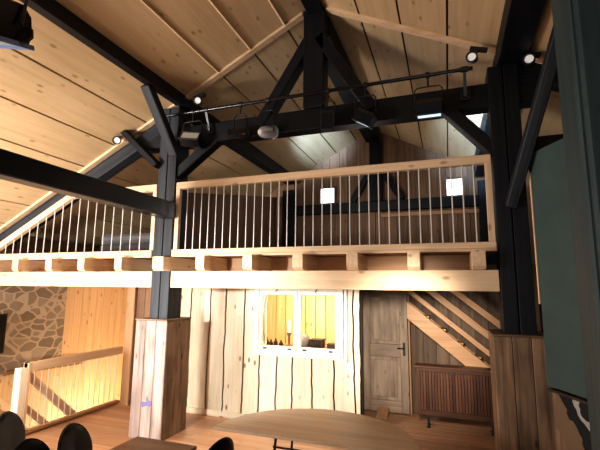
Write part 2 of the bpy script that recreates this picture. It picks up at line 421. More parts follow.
for s, xa, xb in ((-1, -7.6, -4.1), (1, 2.6, .80)):
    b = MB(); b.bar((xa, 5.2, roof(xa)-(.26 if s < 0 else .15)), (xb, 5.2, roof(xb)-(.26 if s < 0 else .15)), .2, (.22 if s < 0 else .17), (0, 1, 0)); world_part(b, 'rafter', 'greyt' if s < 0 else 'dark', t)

for xa, xb, z, lb in ((-3.90, -3.77, 4.885, 'long black purlin under the left roof slope, resting on the left post'), (.66, .97, 4.735, 'long black purlin under the right roof slope, resting on the right post')):
    b = MB()
    for y0, y1, e in ((-1.5, 5.04, 0), (5.32, 9.97, .08)):
        xc = xa-e if xa < -2 else xa
        b.prism([(xc, z-e), (xb, z-e), (xb, roof(xb)-.01), (xc, roof(xc)-.01)], 'y', y0, y1, 'y')
    b.prism([(xa, z+.02), (xb, z+.02), (xb, roof(xb)-.01), (xa, roof(xa)-.01)], 'y', 5.04, 5.32, 'y')
    tag(b.build('purlin', 'dark', None, .008), lb, 'roof beam', kind='thing')
b = MB(); b.box(-1.74, -1.52, -1.5, 5.05, RZ-.18, RZ-.075, 'y'); b.box(-1.74, -1.52, 5.05, 5.31, RZ-.098, RZ-.075, 'y'); b.box(-1.82, -1.48, 5.31, 9.97, RZ-.40, RZ-.1, 'y')
tag(b.build('ridge_beam', 'dark', None, .01), 'black ridge beam running under the peak of the roof', 'roof beam', kind='thing')
b = MB(); b.box(-4.0, -3.80, 1.2, 5.05, 3.09, 3.33, 'y')
tag(b.build('tie_beam', 'tie', None, .012), 'smooth black horizontal beam crossing at left into the left post', 'beam', kind='thing')
b = MB(); b.box(.70, 1.02, 2.48, 2.80, 0, 4.68, 'z', .5); b.box(.72, 1.00, 2.42, 2.48, 0, 4.6, 'z', .1)
tag(b.build('near_post', 'tealpost', None, .015), 'close-up dark green-black timber post at the right edge of the view', 'post', kind='thing')

# ------------------------------------------------------------------ cladding boxes round the posts
def cladding(name, x0, label):
    x1 = x0+.54; y0, y1 = 4.92, 5.47; z1 = 1.6
    r = thing(name, label, 'post cladding', ((x0+x1)/2, 5.195, 0), 0, 'board boxes round the posts')
    def P(mb, nm, mat='old'): 
        o = mb.build(nm, mat, r, .006); o.matrix_parent_inverse = Matrix.Translation(-Vector(r.location)); return o
    n = 3; w = (x1-x0)/n
    b = MB()
    for i in range(n): b.box(x0+i*w+.002, x0+(i+1)*w-.002, y0, y0+.025, 0, z1, 'z')
    fr = P(b, 'front_boards', 'oldlit' if x0 < -2 else 'old')
    for xa in (x0, x1-.025):
        b = MB()
        for i in range(3): b.box(xa, xa+.025, y0+.025+i*.175+.002, y0+.025+(i+1)*.175-.002, 0, z1, 'z')
        P(b, 'side_boards')
    b = MB(); b.box(x0, x1, y1-.001, y1+.024, 0, z1, 'z'); P(b, 'rear_boards')
    b = MB(); 
    b.box(x0-.01, x1+.01, y0-.012, 5.045, z1, z1+.022, 'x'); b.box(x0-.01, x1+.01, 5.375, y1+.03, z1, z1+.022, 'x')
    pc = PX[0] if x0 < -2 else PX[1]
    b.box(x0-.01, pc[0]-.004, 5.045, 5.375, z1, z1+.022, 'y'); b.box(pc[1]+.004, x1+.01, 5.045, 5.375, z1, z1+.022, 'y')
    P(b, 'top_trim')
    return r, fr
bl, frl = cladding('post_cladding', -4.29, 'tall brown board box with a purple smear, around the left post')
br, frr = cladding('post_cladding', .43, 'tall brown board box without a smear, around the right post')
b = MB()
pts = [(-.10, -.012), (-.075, .028), (-.02, .022), (.03, .05), (.085, .045), (.10, .012), (.07, -.03), (.01, -.022), (-.06, -.05)]
b.prism([(-4.02+p[0], .47+p[1]) for p in pts], 'y', 4.917, 4.9195); o = b.build('smear', 'purple', bl); o.matrix_parent_inverse = Matrix.Translation(-Vector(bl.location)); o['label'] = 'purple paint smear'

# ------------------------------------------------------------------ gallery
g = thing('gallery_platform', 'pine gallery floor with a long edge beam and projecting joist ends', 'gallery', (-2.5, 5.2, 2.07))
for x0, x1 in ((-7.72, -4.18), (-3.84, .54)):
    b = MB(); b.box(x0, x1, 5.06, 5.24, 2.07, 2.31, 'x'); world_part(b, 'edge_beam', 'pine', g, .006)
JX = [-7.55, -6.83, -6.07, -5.38, -4.65, -3.95, -3.22, -2.49, -1.78, -1.08, -.36, .33]
for x in JX:
    b = MB(); y0 = 4.86
    y_in = 8.6 if x < -5.6 else 6.16; hw = .07
    c = .035
    b.prism([(y0, 2.31+c), (y0+c, 2.31), (y_in, 2.31), (y_in, 2.515), (y0, 2.515)], 'x', x-.07, x+(.07 if abs(x+3.95) > .05 else .12), 'y')
    world_part(b, 'joist', 'pine', g, .004)
b = MB(); y = 5.4
while y < 10.0: b.box(-7.7, .5, y, y+.14, 2.517, 2.55, 'x'); y += .142
for x0, x1 in ((-7.7, -4.18), (-3.84, .54)): b.box(x0, x1, 5.06, 5.395, 2.517, 2.55, 'x')
world_part(b, 'floorboards', 'brown', g, 0)
for x0, x1 in zip(JX[:-1], JX[1:]):
    if abs(x0+3.95) < .05 or abs(x1+3.95) < .05: continue
    b = MB(); b.box(x0+.07, x1-.07, 5.5, 5.54, 2.31, 2.515, 'x'); world_part(b, 'blocking', 'stair', g, 0)

def rod(x, y, z0, z1, r=.008):
    b = MB(); b.tube([(x, y, z0), (x, y, z1)], r, 6); return b
g = thing('gallery_railing', 'wide pine gallery railing with thin metal balusters between the two posts', 'railing', (-1.65, 5.1, 2.56))
x0, x1 = -3.83, .53
b = MB(); b.box(x0, x1, 5.06, 5.15, 3.55, 3.655, 'x'); world_part(b, 'handrail', 'pine', g, .006)
b = MB(); b.box(x0, x1, 5.03, 5.13, 2.552, 2.625, 'x'); b.box(x0, x1, 5.03, 5.055, 2.517, 2.55, 'x'); world_part(b, 'bottom_rail', 'pine', g, .004)
for x in (x0+.035, x1-.035):
    b = MB(); b.box(x-.035, x+.035, 5.065, 5.125, 2.625, 3.55, 'z'); world_part(b, 'stile', 'pine', g, .004)
n = 34
for i in range(1, n):
    x = x0+.07+(x1-x0-.14)*i/n
    world_part(rod(x, 5.095, 2.62, 3.56), 'baluster', 'steel', g, 0)
g = thing('gallery_railing', 'railing section at left whose pine handrail slopes down with the roof', 'railing', (-5.8, 5.1, 2.56))
xk = -5.95
def rz(x): return 3.60 if x > xk else 3.60-RS*(xk-x)
b = MB(); b.box(xk-.02, -4.19, 5.06, 5.15, 3.55, 3.655, 'x'); b.bar((-7.72, 5.105, rz(-7.72)), (xk, 5.105, rz(xk)), .09, .105); world_part(b, 'handrail', 'pine', g, .005)
b = MB(); b.box(-7.72, -4.19, 5.03, 5.13, 2.552, 2.625, 'x'); b.box(-7.72, -4.19, 5.03, 5.055, 2.517, 2.55, 'x'); world_part(b, 'bottom_rail', 'pine', g, .004)
b = MB(); b.box(-4.26, -4.19, 5.065, 5.125, 2.625, 3.55, 'z'); world_part(b, 'stile', 'pine', g, .004)
x = -7.62
while x < -4.3:
    world_part(rod(x, 5.095, 2.62, rz(x)), 'baluster', 'steel', g, 0); x += .185
b = MB()
for i in range(3): b.box(-6.9+i*.02, -5.2-i*.06, 6.6, 7.2, 2.552+i*.2, 2.745+i*.2, 'x')
tag(b.build('covered_bundle', 'greycloth', None, .06), 'grey covered bundle lying on the gallery floor behind the sloped railing', 'bundle')

# ------------------------------------------------------------------ lower walls
def wob(n, amp):
    v = [0.]; 
    for _ in range(n): v.append(max(-amp, min(amp, v[-1]+random.uniform(-amp, amp)*.7)))
    return v
WX = (-2.98, -1.53, 1.06, 2.06)                     # window opening in the pale wall
seams = [-4.55, -4.23, -3.86, -3.55, -3.21, -2.91, -2.61, -2.33, -2.02, -1.68, -1.36, -1.25]
NZ = 24; zz = [2.31*i/NZ for i in range(NZ+1)]
wv = [wob(NZ, .016) for _ in seams]
b = MB()
for i in range(len(seams)-1):
    v_ = random.random(); segs = [(0, 2.31)]
    xa, xb = seams[i], seams[i+1]; gp = .013
    def edges(z):
        k = min(NZ-1, int(z/2.31*NZ)); fr_ = z/2.31*NZ-k
        l = wv[i][k]*(1-fr_)+wv[i][k+1]*fr_; r = wv[i+1][k]*(1-fr_)+wv[i+1][k+1]*fr_
        return xa+l+gp, xb+r-gp
    def strip(z0, z1, clip=None):
        zs = [z0]+[z for z in zz if z0 < z < z1]+[z1]; P = []
        for z in zs:
            l, r = edges(z)
            if clip: l, r = max(l, clip[0]), min(r, clip[1])
            if r-l < .004: return
            P += [(l, 6.2, z), (r, 6.2, z), (l, 6.225, z), (r, 6.225, z)]
        F = []
        for q in range(len(zs)-1):
            o_ = q*4; F += [(o_, o_+1, o_+5, o_+4), (o_+2, o_+6, o_+7, o_+3), (o_, o_+4, o_+6, o_+2), (o_+1, o_+3, o_+7, o_+5)]
        e = (len(zs)-1)*4; F += [(0, 2, 3, 1), (e, e+1, e+3, e+2)]
        b.add(P, F, [(p[2], p[0], p[1]) for p in P], v_)
    if xb < WX[0]-.02 or xa > WX[1]+.02: strip(0, 2.31)
    else:
        strip(0, WX[2]); strip(WX[3], 2.31)
        if xa < WX[0]-.03: strip(WX[2], WX[3], (-9, WX[0]))
        if xb > WX[1]+.03: strip(WX[2], WX[3], (WX[1], 9))
struct(b, 'wall_back', 'pale')
b = MB()
b.box(-5.42, WX[0], 6.23, 6.30, 0, 2.31, 'z'); b.box(WX[1], -1.24, 6.23, 6.30, 0, 2.31, 'z')
b.box(WX[0], WX[1], 6.23, 6.30, 0, WX[2], 'z'); b.box(WX[0], WX[1], 6.23, 6.30, WX[3], 2.31, 'z')
struct(b, 'wall_back_lining', 'gap')
b = MB(); x = -5.41
while x < -4.60: b.box(x, x+.17, 6.2, 6.225, 0, 2.31, 'z'); x += .177
struct(b, 'wall_back_panelling', 'brown')
b = MB(); b.box(-5.60, -5.42, 6.14, 6.32, -.2, 2.31, 'z'); struct(b, 'trim_8', 'stair', None, .01)
b = MB(); b.box(-4.5, -1.26, 6.17, 6.2, 0, .09, 'x'); struct(b, 'baseboard_back', 'pale', None, .004)
# return wall and door wall
b = MB()
for i in range(5): b.box(-1.605, -1.575, 6.305+i*.238, 6.305+(i+1)*.238-.006, 0, 2.31, 'z')
struct(b, 'wall_return', 'old')
b = MB(); b.box(-1.235, -1.56, 7.5, 7.6, 0, 2.31) if False else None
x = -.64
while x < 2.5: b.box(x, x+.2, 7.5, 7.53, 0, 2.5, 'z'); x += .206
b.box(-1.6, -.64, 7.5, 7.53, 2.1, 2.5, 'x')
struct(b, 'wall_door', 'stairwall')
b = MB(); b.box(-1.6, 2.5, 7.535, 7.56, 0, 2.5, 'z'); struct(b, 'wall_door_backing', 'gap')

# window_1: two casements
fr = MB(); x0, x1, z0, z1 = WX; d0, d1 = 6.16, 6.30
fr.box(x0-.02, x0+.06, d0, d1, z0-.02, z1+.03, 'z'); fr.box(x1-.06, x1+.02, d0, d1, z0-.02, z1+.03, 'z')
fr.box(x0+.06, x1-.06, d0, d1, z0-.02, z0+.055, 'x'); fr.box(x0+.06, x1-.06, d0, d1, z1-.03, z1+.03, 'x')
fr.box(x1+.02, x1+.075, 6.18, 6.24, z0-.08, z1+.03, 'z'); fr.box(x0-.02, x1+.08, 6.15, 6.2, z0-.045, z0-.02, 'x')
w1 = fr.build('window_1', 'white', None, .006, 'structure')
xm = (x0+x1)/2
for xa, xb in ((x0+.06, xm-.004), (xm+.004, x1-.06)):
    s = MB(); za, zb = z0+.055, z1-.03; t_ = .055; e0, e1 = 6.175, 6.225
    s.box(xa, xa+t_, e0, e1, za, zb, 'z'); s.box(xb-t_, xb, e0, e1, za, zb, 'z'); s.box(xa+t_, xb-t_, e0, e1, za, za+t_, 'x'); s.box(xa+t_, xb-t_, e0, e1, zb-t_, zb, 'x')
    so = s.build('sash', 'white', w1, .006)
    p = MB(); p.box(xa+t_, xb-t_, 6.198, 6.203, za+t_, zb-t_); p.build('pane', 'glass', so)
    for hx in (xa+.12, xb-.12):
        h = MB(); h.box(hx-.03, hx+.03, 6.155, 6.174, za+.008, za+.03); h.build('latch', 'iron', so, .004)
    h = MB(); h.tube([(xa+.3, 6.165, zb-.01), (xa+.3, 6.15, zb+.0), (xa+.33, 6.15, zb+.03), (xa+.30, 6.16, zb+.045)], .008, 6); h.build('hook', 'iron', so)

# small lit room behind the window
b = MB(); x = -4.4
while x < -1.82: b.box(x, x+.195, 7.9, 7.93, 0, 2.3, 'z'); x += .212
struct(b, 'wall_inner_room', 'amber')
b = MB()
for i in range(7): b.box(-4.45, -4.42, 6.3+i*.23, 6.3+(i+1)*.23-.006, 0, 2.3, 'z'); b.box(-1.64, -1.61, 6.3+i*.172, 6.3+(i+1)*.172-.006, 0, 2.3, 'z')
struct(b, 'wall_inner_side', 'amber')
b = MB(); b.box(-4.45, -1.61, 7.5, 7.98, -.1, 0, 'x'); struct(b, 'floor_inner_room', 'floor')
b = MB(); b.box(-4.45, -1.61, 6.3, 7.98, 2.27, 2.30, 'x'); struct(b, 'ceiling_inner_room', 'pine')
tb = thing('console_table', 'low dark table just inside the lit window', 'table', (-2.2, 6.75, 0))
b = MB(); b.box(-3.1, -1.68, 6.6, 6.95, 1.065, 1.10, 'x'); world_part(b, 'tabletop', 'brown', tb, .006)
for x in (-3.05, -1.73):
    for y in (6.65, 6.9):
        b = MB(); b.box(x-.025, x+.025, y-.025, y+.025, 0, 1.065, 'z'); world_part(b, 'leg', 'brown', tb, 0)
zt = 1.102
o = thing('candle_holder', 'white candle in a dark holder behind the left window pane', 'candle', (-2.60, 6.72, zt))
b = MB(); b.lathe([(.05, 0), (.05, .015), (.018, .03), (.018, .16), (.04, .2), (.04, .22)], 12); b.build('holder', 'brown', o)
b = MB(); b.lathe([(.028, .22), (.026, .42), (.008, .43)], 12); b.build('candle', 'white', o)
b = MB(); b.lathe([(.13, 0), (.14, .06), (.125, .14), (.08, .19), (.02, .21)], 18)
tag(b.build('felt_hat', 'greycloth', None, 0, None, (-2.37, 6.76, zt)), 'grey rounded lump on the sill table beside the window mullion', 'hat')
b = MB(); b.box(-.11, .11, -.08, .08, 0, .12); b.box(-.12, .12, -.09, .09, .12, .14)
tag(b.build('storage_box', 'darkwall', None, .006, None, (-2.10, 6.75, zt)), 'small dark box behind the right window pane', 'box')
b = MB(); b.box(-.09, .09, -.07, .07, 0, .06); b.box(-.095, .095, -.075, .075, .06, .075)
tag(b.build('storage_box', 'darkwall', None, .004, None, (-1.83, 6.75, zt)), 'low dark box at the right edge of the lit window', 'box')
for i, (x, h, lb) in enumerate(((-3.02, .10, 'small dark bottle nearest the left edge of the window'), (-2.94, .07, 'second small dark bottle from the left edge of the window'), (-2.85, .09, 'third small dark bottle from the left edge of the window'), (-2.75, .065, 'low dark bottle next to the white candle'))):
    b = MB(); b.lathe([(.035, 0), (.037, h*.6), (.02, h*.8), (.015, h), (.015, h+.02)], 12)
    tag(b.build('bottle', 'darkwall', None, 0, None, (x, 6.73, zt)), lb, 'bottle', 'small bottles behind the left window pane')
b = MB(); P = []; n = 12
for i in range(n+1):
    x = -2.965+.10*i/n; yy = 6.36+.02*math.sin(i*1.7)
    P += [(x, yy, 1.06), (x-.02*i/n*0, yy, 2.1)]
b.add(P, [(2*i, 2*i+2, 2*i+3, 2*i+1) for i in range(n)], None, None, True)
tag(b.build('curtain', 'white', None), 'narrow white curtain at the left edge of the lit window', 'curtain')

# door_1
d = MB(); X0, X1, Y0 = -1.47, -.69, 7.42
for xa, xb in ((X0, X0+.13), (X1-.13, X1)): d.box(xa, xb, Y0, Y0+.045, .01, 2.06, 'z')
for za, zb in ((.01, .2), (.92, 1.13), (1.93, 2.06)): d.box(X0+.13, X1-.13, Y0, Y0+.045, za, zb, 'x')
dr = d.build('door_1', 'doorw', None, .006, 'structure')
for za, zb in ((.2, .92), (1.13, 1.93)):
    p = MB(); p.box(X0+.131, X1-.131, Y0+.018, Y0+.03, za, zb, 'z'); p.box(X0+.19, X1-.19, Y0+.006, Y0+.02, za+.06, zb-.06, 'z'); p.build('panel', 'doorw', dr, .008)
h = MB(); h.box(X1-.085, X1-.045, Y0-.006, Y0, .95, 1.17); 
h.tube([(X1-.065, Y0-.006, 1.08), (X1-.065, Y0-.05, 1.08), (X1-.09, Y0-.055, 1.08), (X1-.175, Y0-.05, 1.075)], .010, 8)
h.build('handle', 'iron', dr, .002)
for z in (.25, 1.8):
    h = MB(); h.box(X0-.012, X0+.012, Y0-.012, Y0+.01, z-.05, z+.05); h.build('hinge', 'iron', dr)
fr = MB(); fr.box(X0-.09, X0-.012, 7.41, 7.5, 0, 2.14, 'z'); fr.box(X1+.01, X1+.04, 7.43, 7.5, 0, 2.14, 'z'); fr.box(X0-.012, X1+.01, 7.41, 7.5, 2.07, 2.14, 'x'); 
fr.build('door_frame', 'stair', dr, .005)
b = MB(); b.prism([(7.05, .0), (7.38, .0), (7.38, .10), (7.07, .02)], 'x', -1.2, -1.02, 'y')
tag(b.build('door_wedge', 'stair', None, .004), 'orange wooden wedge on the floor at the foot of the door', 'wedge')

# ------------------------------------------------------------------ staircase behind the cabinet
s = thing('staircase', 'brown wooden staircase rising leftwards behind the slatted cabinet', 'staircase', (.3, 7.25, 0))
sl = (.87-1.88)/1.26
def sline(x, z0): return z0+sl*(x+.66)
for yv in (7.12, 7.44):
    b = MB(); b.prism([(-.66, 1.60), (-.66, 1.88), (1.35, sline(1.35, 1.88)), (1.35, sline(1.35, 1.60))], 'y', yv-.025, yv+.025, 'x'); world_part(b, 'stringer', 'stair', s, .004)
for i in range(6):
    x = -.55+i*.25; z = sline(x, 1.74)
    b = MB(); b.box(x-.02, x+.24, 7.145, 7.415, z-.035, z, 'y'); world_part(b, 'tread', 'stair', s, .003)
for zt_, xs, w in ((2.085, -.64, .075), (2.36, -.64, .10), (2.66, -.64, .095)):
    b = MB(); xe = 1.3
    xs2 = max(xs, -.66+(zt_-2.30)/(-sl)) if zt_ > 2.30 else xs
    b.bar((xs2, 7.1, sline(xs2, zt_)), (xe, 7.1, sline(xe, zt_)), .04, w); world_part(b, 'rail', 'stair', s, .004)

# ------------------------------------------------------------------ slatted cabinet
c = thing('slatted_cabinet', 'low reddish-brown cabinet with a vertical slatted front, right of the door', 'cabinet', (.08, 7.0, 0))
x0, x1, y0, y1 = -.52, .68, 6.86, 7.07
fb = MB(); fb.box(x0, x0+.05, y0, y0+.05, .18, .88, 'z'); fb.box(x1-.05, x1, y0, y0+.05, .18, .88, 'z'); fb.box(x0+.05, x1-.05, y0, y0+.05, .18, .26, 'x'); fb.box(x0+.05, x1-.05, y0, y0+.05, .82, .88, 'x')
fb.box(x0, x0+.03, y0+.05, y1, .18, .88, 'z'); fb.box(x1-.03, x1, y0+.05, y1, .18, .88, 'z'); fb.box(x0+.03, x1-.03, y1-.02, y1, .18, .88, 'x'); fb.box(x0+.03, x1-.03, y0+.05, y1-.02, .18, .2, 'x')
world_part(fb, 'frame', 'cab', c, .005)
b = MB(); n = 26
for i in range(n):
    xa = x0+.05+(x1-x0-.1)*i/n; b.box(xa+.004, xa+(x1-x0-.1)/n-.004, y0+.012, y0+.03, .26, .82, 'z')
world_part(b, 'slatted_front', 'cab', c, 0)
b = MB(); b.box(x0-.03, x1+.03, y0-.02, y1+.01, .88, .91, 'x'); world_part(b, 'top', 'cab', c, .005)
for x in (x0+.15, x1-.15):
    for y in (y0+.04, y1-.04):
        b = MB(); b.lathe([(.03, 0), (.03, .02), (.012, .03), (.012, .18)], 10, Matrix.Translation((x, y, 0))); world_part(b, 'foot', 'iron', c, 0)

# ------------------------------------------------------------------ right side: dark wall, green panel, crate with cloth
b = MB(); x = .99
while x < 2.4: b.box(x, x+.2, 5.48, 5.52, 0, 3.95, 'z'); x += .204
struct(b, 'wall_right_dark', 'darkwall')  # added dark boards blocking the unlit space beyond the right post
b = MB()
for i in range(45): b.box(2.5, 2.55, -1.5+i*.2, -1.5+(i+1)*.2-.004, 0, 4.1, 'z')
struct(b, 'wall_right', 'darkwall')
gp = thing('partition_panel', 'tall dull green flat panel between the right post and the near post', 'panel', (1.2, 4.6, 1.1))
A, B_ = Vector((.885, 4.88, 0)), Vector((1.33, 3.97, 0)); dn = (B_-A).normalized(); nn = Vector((-dn.y, dn.x, 0))
b = MB(); P = [(A+dn*t_+nn*o_+Vector((0, 0, z))) for z in (1.15, 3.55) for o_ in (0, .03) for t_ in (.02, 1.09)]
b.add(P, [(0, 2, 3, 1), (4, 5, 7, 6), (0, 1, 5, 4), (2, 6, 7, 3), (0, 4, 6, 2), (1, 3, 7, 5)]); world_part(b, 'panel_board', 'teal', gp, 0)
b = MB(); b.bar(A+Vector((0, 0, 1.95)), A+Vector((0, 0, 3.35)), .012, .02, dn); world_part(b, 'light_slit', 'pine', gp, 0, 'thin pale strip painted in for a slit of light')  # pale strip stands for the gap of light between post and panel
# stand under the panel
cr = thing('wooden_crate', 'brown board crate under the green panel, beside the right clad post', 'crate', (1.25, 4.7, 0))
b = MB()
for i in range(6):
    a0 = A+dn*(.03+i*.176); a1 = A+dn*(.03+(i+1)*.176-.004)
    P = [q+nn*o_+Vector((0, 0, z)) for z in (0, 1.10) for o_ in (.03, .05) for q in (a0, a1)]
    b.add(P, [(0, 2, 3, 1), (4, 5, 7, 6), (0, 1, 5, 4), (2, 6, 7, 3), (0, 4, 6, 2), (1, 3, 7, 5)], [(p.z, p.x, p.y) for p in P])
world_part(b, 'front_boards', 'old', cr, .003)
b = MB(); P = [A+dn*t_+nn*o_+Vector((0, 0, z)) for z in (1.10, 1.125) for o_ in (.0, .30) for t_ in (.02, 1.09)]
b.add(P, [(0, 2, 3, 1), (4, 5, 7, 6), (0, 1, 5, 4), (2, 6, 7, 3), (0, 4, 6, 2), (1, 3, 7, 5)], [(p.y, p.x, p.z) for p in P]); world_part(b, 'lid', 'darkwall', cr, .003)
b = MB(); NU, NV = 14, 10; P = []
for j in range(NV+1):
    for i in range(NU+1):
        t_ = .10+.84*i/NU; z = 1.10-.95*j/NV*(.35+.65*min(1, i/NU*1.25)); o_ = .018-.02*abs(math.sin(i*.9+j*.25))
        P.append(A+dn*t_+nn*o_+Vector((0, 0, z)))
b.add(P, [(j*(NU+1)+i, j*(NU+1)+i+1, (j+1)*(NU+1)+i+1, (j+1)*(NU+1)+i) for j in range(NV) for i in range(NU)], None, None, True)
o = b.build('patterned_cloth', 'hide'); tag(o, 'black, white and tan patched cloth hanging over the crate front', 'cloth')

# ------------------------------------------------------------------ stairwell at left
b = MB(); b.box(-7.85, -7.75, -1.5, 6.72, .44, 2.5); struct(b, 'wall_left', 'stone')
b = MB()
for i in range(60): b.box(-7.85, -7.76, -1.5+i*.195, -1.5+(i+1)*.195-.006, 2.505, roof(-7.85)-.01, 'z')
struct(b, 'wall_left_upper', 'gable')
b = MB(); y = -1.5
while y < 8.7: b.box(-7.85, -7.75, y, y+.2, -2.6, .43 if y < 6.71 else 2.5, 'z'); y += .2055
struct(b, 'wall_left_boards', 'warm')
b = MB(); x = -7.74
while x < -4.5: b.box(x, x+.2, 8.7, 8.75, -2.6, 2.5, 'z'); x += .206
struct(b, 'wall_stairwell', 'warm')
b = MB()
for i in range(12): b.box(-5.715, -5.68, 4.3+i*.2, 4.3+(i+1)*.2-.005, -2.6, -.2, 'z')
b.box(-5.58, -5.54, 6.33, 8.68, -2.6, 2.31, 'z')
struct(b, 'wall_stair_side', 'warm')
b = MB(); b.box(-7.74, -5.73, 4.25, 4.3, -2.6, -.2, 'x'); struct(b, 'wall_stair_front', 'warm')

s = thing('stair_railing', 'light wooden railing with thin metal balusters along the stairwell edge', 'railing', (-5.9, 5.3, 0))
b = MB(); b.box(-5.78, -5.66, 4.28, 4.38, .0, .93, 'z'); world_part(b, 'newel_post', 'pale', s, .006)
b = MB(); b.box(-5.74, -5.66, 4.38, 6.20, .86, .99, 'y'); b.box(-5.75, -5.65, 4.38, 4.43, .02, .99, 'z'); world_part(b, 'handrail', 'pine', s, .005)
b = MB(); b.box(-5.74, -5.66, 4.43, 6.20, .014, .06, 'y'); world_part(b, 'bottom_rail', 'stair', s, .004)
for i in range(15):
    world_part(rod(-5.70, 4.53+i*.112, .05, .87, .007), 'baluster', 'steel', s, 0)
s = thing('stair_flight', 'light wooden stair going down behind the stairwell railing at left', 'stairs', (-6.7, 5.5, -1))
for x in (-5.87, -7.56):
    b = MB(); b.bar((x, 4.45, .86), (x, 7.6, .86-.9*3.15), .05, .12); world_part(b, 'handrail', 'pine', s, .005)
    b = MB(); b.bar((x, 4.45, .42), (x, 7.6, .42-.9*3.15), .05, .09); world_part(b, 'lower_rail', 'pine', s, .005)
    b = MB(); b.bar((x, 4.32, -.12), (x, 7.0, -.12-.9*2.68), .05, .26); world_part(b, 'stringer', 'stair', s, .005)
for i in range(12):
    b = MB(); y = 4.40+i*.22; b.box(-7.535, -5.895, y, y+.25, -.22-i*.198, -.18-i*.198, 'x'); world_part(b, 'tread', 'stair', s, .004)
b = MB(); b.tube([(-7.66, 5.5, .50), (-7.66, 7.15, .42)], .045, 10)
for y in (5.7, 6.3, 6.9): b.tube([(-7.66, y, .47), (-7.75, y, .45)], .012, 6)
tag(b.build('wall_handrail', 'brown', None), 'dark brown round handrail fixed along the stone stairwell wall', 'handrail', kind='thing')
tv = thing('wall_screen', 'black flat screen on the stone wall at the left picture edge', 'screen', (-7.65, 5.0, 1.2))
b = MB(); b.box(-.035, 0, -.48, .42, -.34, .36); b.build('casing', 'blackgloss', tv, .006)
b = MB(); b.box(0, .004, -.45, .39, -.31, .33); b.build('display', 'vinyl', tv)
b = MB(); b.box(-.08, -.035, -.12, .12, -.12, .12); b.build('bracket', 'black', tv)

# ------------------------------------------------------------------ half-round table
t = thing('half_round_table', 'half-round pale wood table with a straight front edge on black folding legs', 'table', (-1.24, 3.69, 0))
R_ = .97; poly = [(R_*math.cos(a), R_*math.sin(a)) for a in [PI*i/40 for i in range(41)]]
b = MB(); b.prism(poly, 'z', .722, .747, 'x'); b.build('tabletop', 'tabletop', t, .003)
b = MB(); b.tube([(-.40, .14, .712), (.46, .14, .712), (.46, .62, .712), (-.40, .62, .712)], .012, 8, True); b.build('frame', 'black', t)
for sx, x in ((-1, -.36), (1, .42)):
    b = MB(); b.tube([(x, .14, .71), (x+sx*.06, .12, .02), (x+sx*.06, .12, .0)], .013, 8); b.build('leg', 'black', t)
    b = MB(); b.tube([(x, .62, .71), (x+sx*.06, .64, .02), (x+sx*.06, .64, .0)], .013, 8); b.build('leg', 'black', t)
    b = MB(); b.tube([(x+sx*.03, .13, .36), (x+sx*.03, .63, .36)], .009, 8); b.build('stretcher', 'black', t)
b = MB(); b.tube([(-.385, .13, .6), (.44, .13, .6)], .010, 8); b.build('stretcher', 'black', t)

t = thing('small_table', 'small rectangular brown table at the bottom edge, between dark chairs', 'table', (-2.39, 2.72, 0))
b = MB(); b.box(-.315, .315, -.5, .5, .722, .75, 'x'); b.build('tabletop', 'tabledark', t, .004)
b = MB(); b.box(-.26, .26, -.42, .42, .65, .722, 'y'); b.build('apron', 'tabledark', t, .003)
for x in (-.26, .26):
    for y in (-.42, .42):
        b = MB(); b.box(x-.025, x+.025, y-.025, y+.025, 0, .70, 'z'); b.build('leg', 'tabledark', t, .003)

# ------------------------------------------------------------------ chairs
def make_chair(label, loc, rotz):
    r = thing('stacking_chair', label, 'chair', loc, rotz, 'black oval-backed chairs')
    b = MB(); n = 28; prof = [(.0, .44), (.9, .44), (1., .455), (1., .475), (.93, .49), (.0, .495)]
    P = []; F = []
    for q, (k, z) in enumerate(prof):
        for i in range(n):
            a = 2*PI*i/n; c_, s_ = math.cos(a), math.sin(a); e = .6
            P.append((.21*k*abs(c_)**e*(1 if c_ > 0 else -1), .21*k*abs(s_)**e*(1 if s_ > 0 else -1), z))
    for q in range(len(prof)-1):
        for i in range(n): F.append((q*n+i, q*n+(i+1) % n, (q+1)*n+(i+1) % n, (q+1)*n+i))
    b.add(P, F, None, None, True); b.build('seat', 'vinyl', r)
    # padded oval back, tilted backwards; front towards +y
    b = MB(); prof = [(0., -.022), (.8, -.022), (.95, -.016), (1., 0), (.95, .018), (.75, .028), (0., .034)]
    P = []; F = []; tilt = math.radians(12)
    for k, d_ in prof:
        for i in range(n):
            a = 2*PI*i/n; u, w = .195*k*math.cos(a), .24*k*math.sin(a)
            yy = -.235+d_*math.cos(tilt)-w*math.sin(tilt); zz_ = .665+w*math.cos(tilt)+d_*math.sin(tilt)
            P.append((u, yy-.06*((u/.195)**2)*-.5, zz_))
    for q in range(len(prof)-1):
        for i in range(n): F.append((q*n+i, q*n+(i+1) % n, (q+1)*n+(i+1) % n, (q+1)*n+i))
    b.add(P, F, None, None, True); bk = b.build('backrest', 'vinyl', r)
    b = MB(); b.tube([(.196*math.cos(2*PI*i/n), -.235-.24*math.sin(2*PI*i/n)*math.sin(tilt)+.03*math.cos(2*PI*i/n)**2, .665+.24*math.sin(2*PI*i/n)*math.cos(tilt)) for i in range(n)], .009, 6, True)
    b.build('rim', 'blackgloss', bk)
    for sx in (-1, 1):
        b = MB(); b.tube([(sx*.17, .15, .45), (sx*.20, .20, .0)], .011, 8); b.build('leg', 'black', r)
        b = MB(); b.tube([(sx*.15, -.215, .60), (sx*.17, -.19, .44), (sx*.20, -.22, .0)], .011, 8); b.build('leg', 'black', r)
    return r
ch = make_chair('black oval-backed chair furthest left, at the bottom-left corner', (-3.72, 3.0, 0), -PI/2+.35)
dup(ch, (-2.86, 2.48, 0), -PI/2, 'low-showing black chair between the corner chair and the one beside the small table')
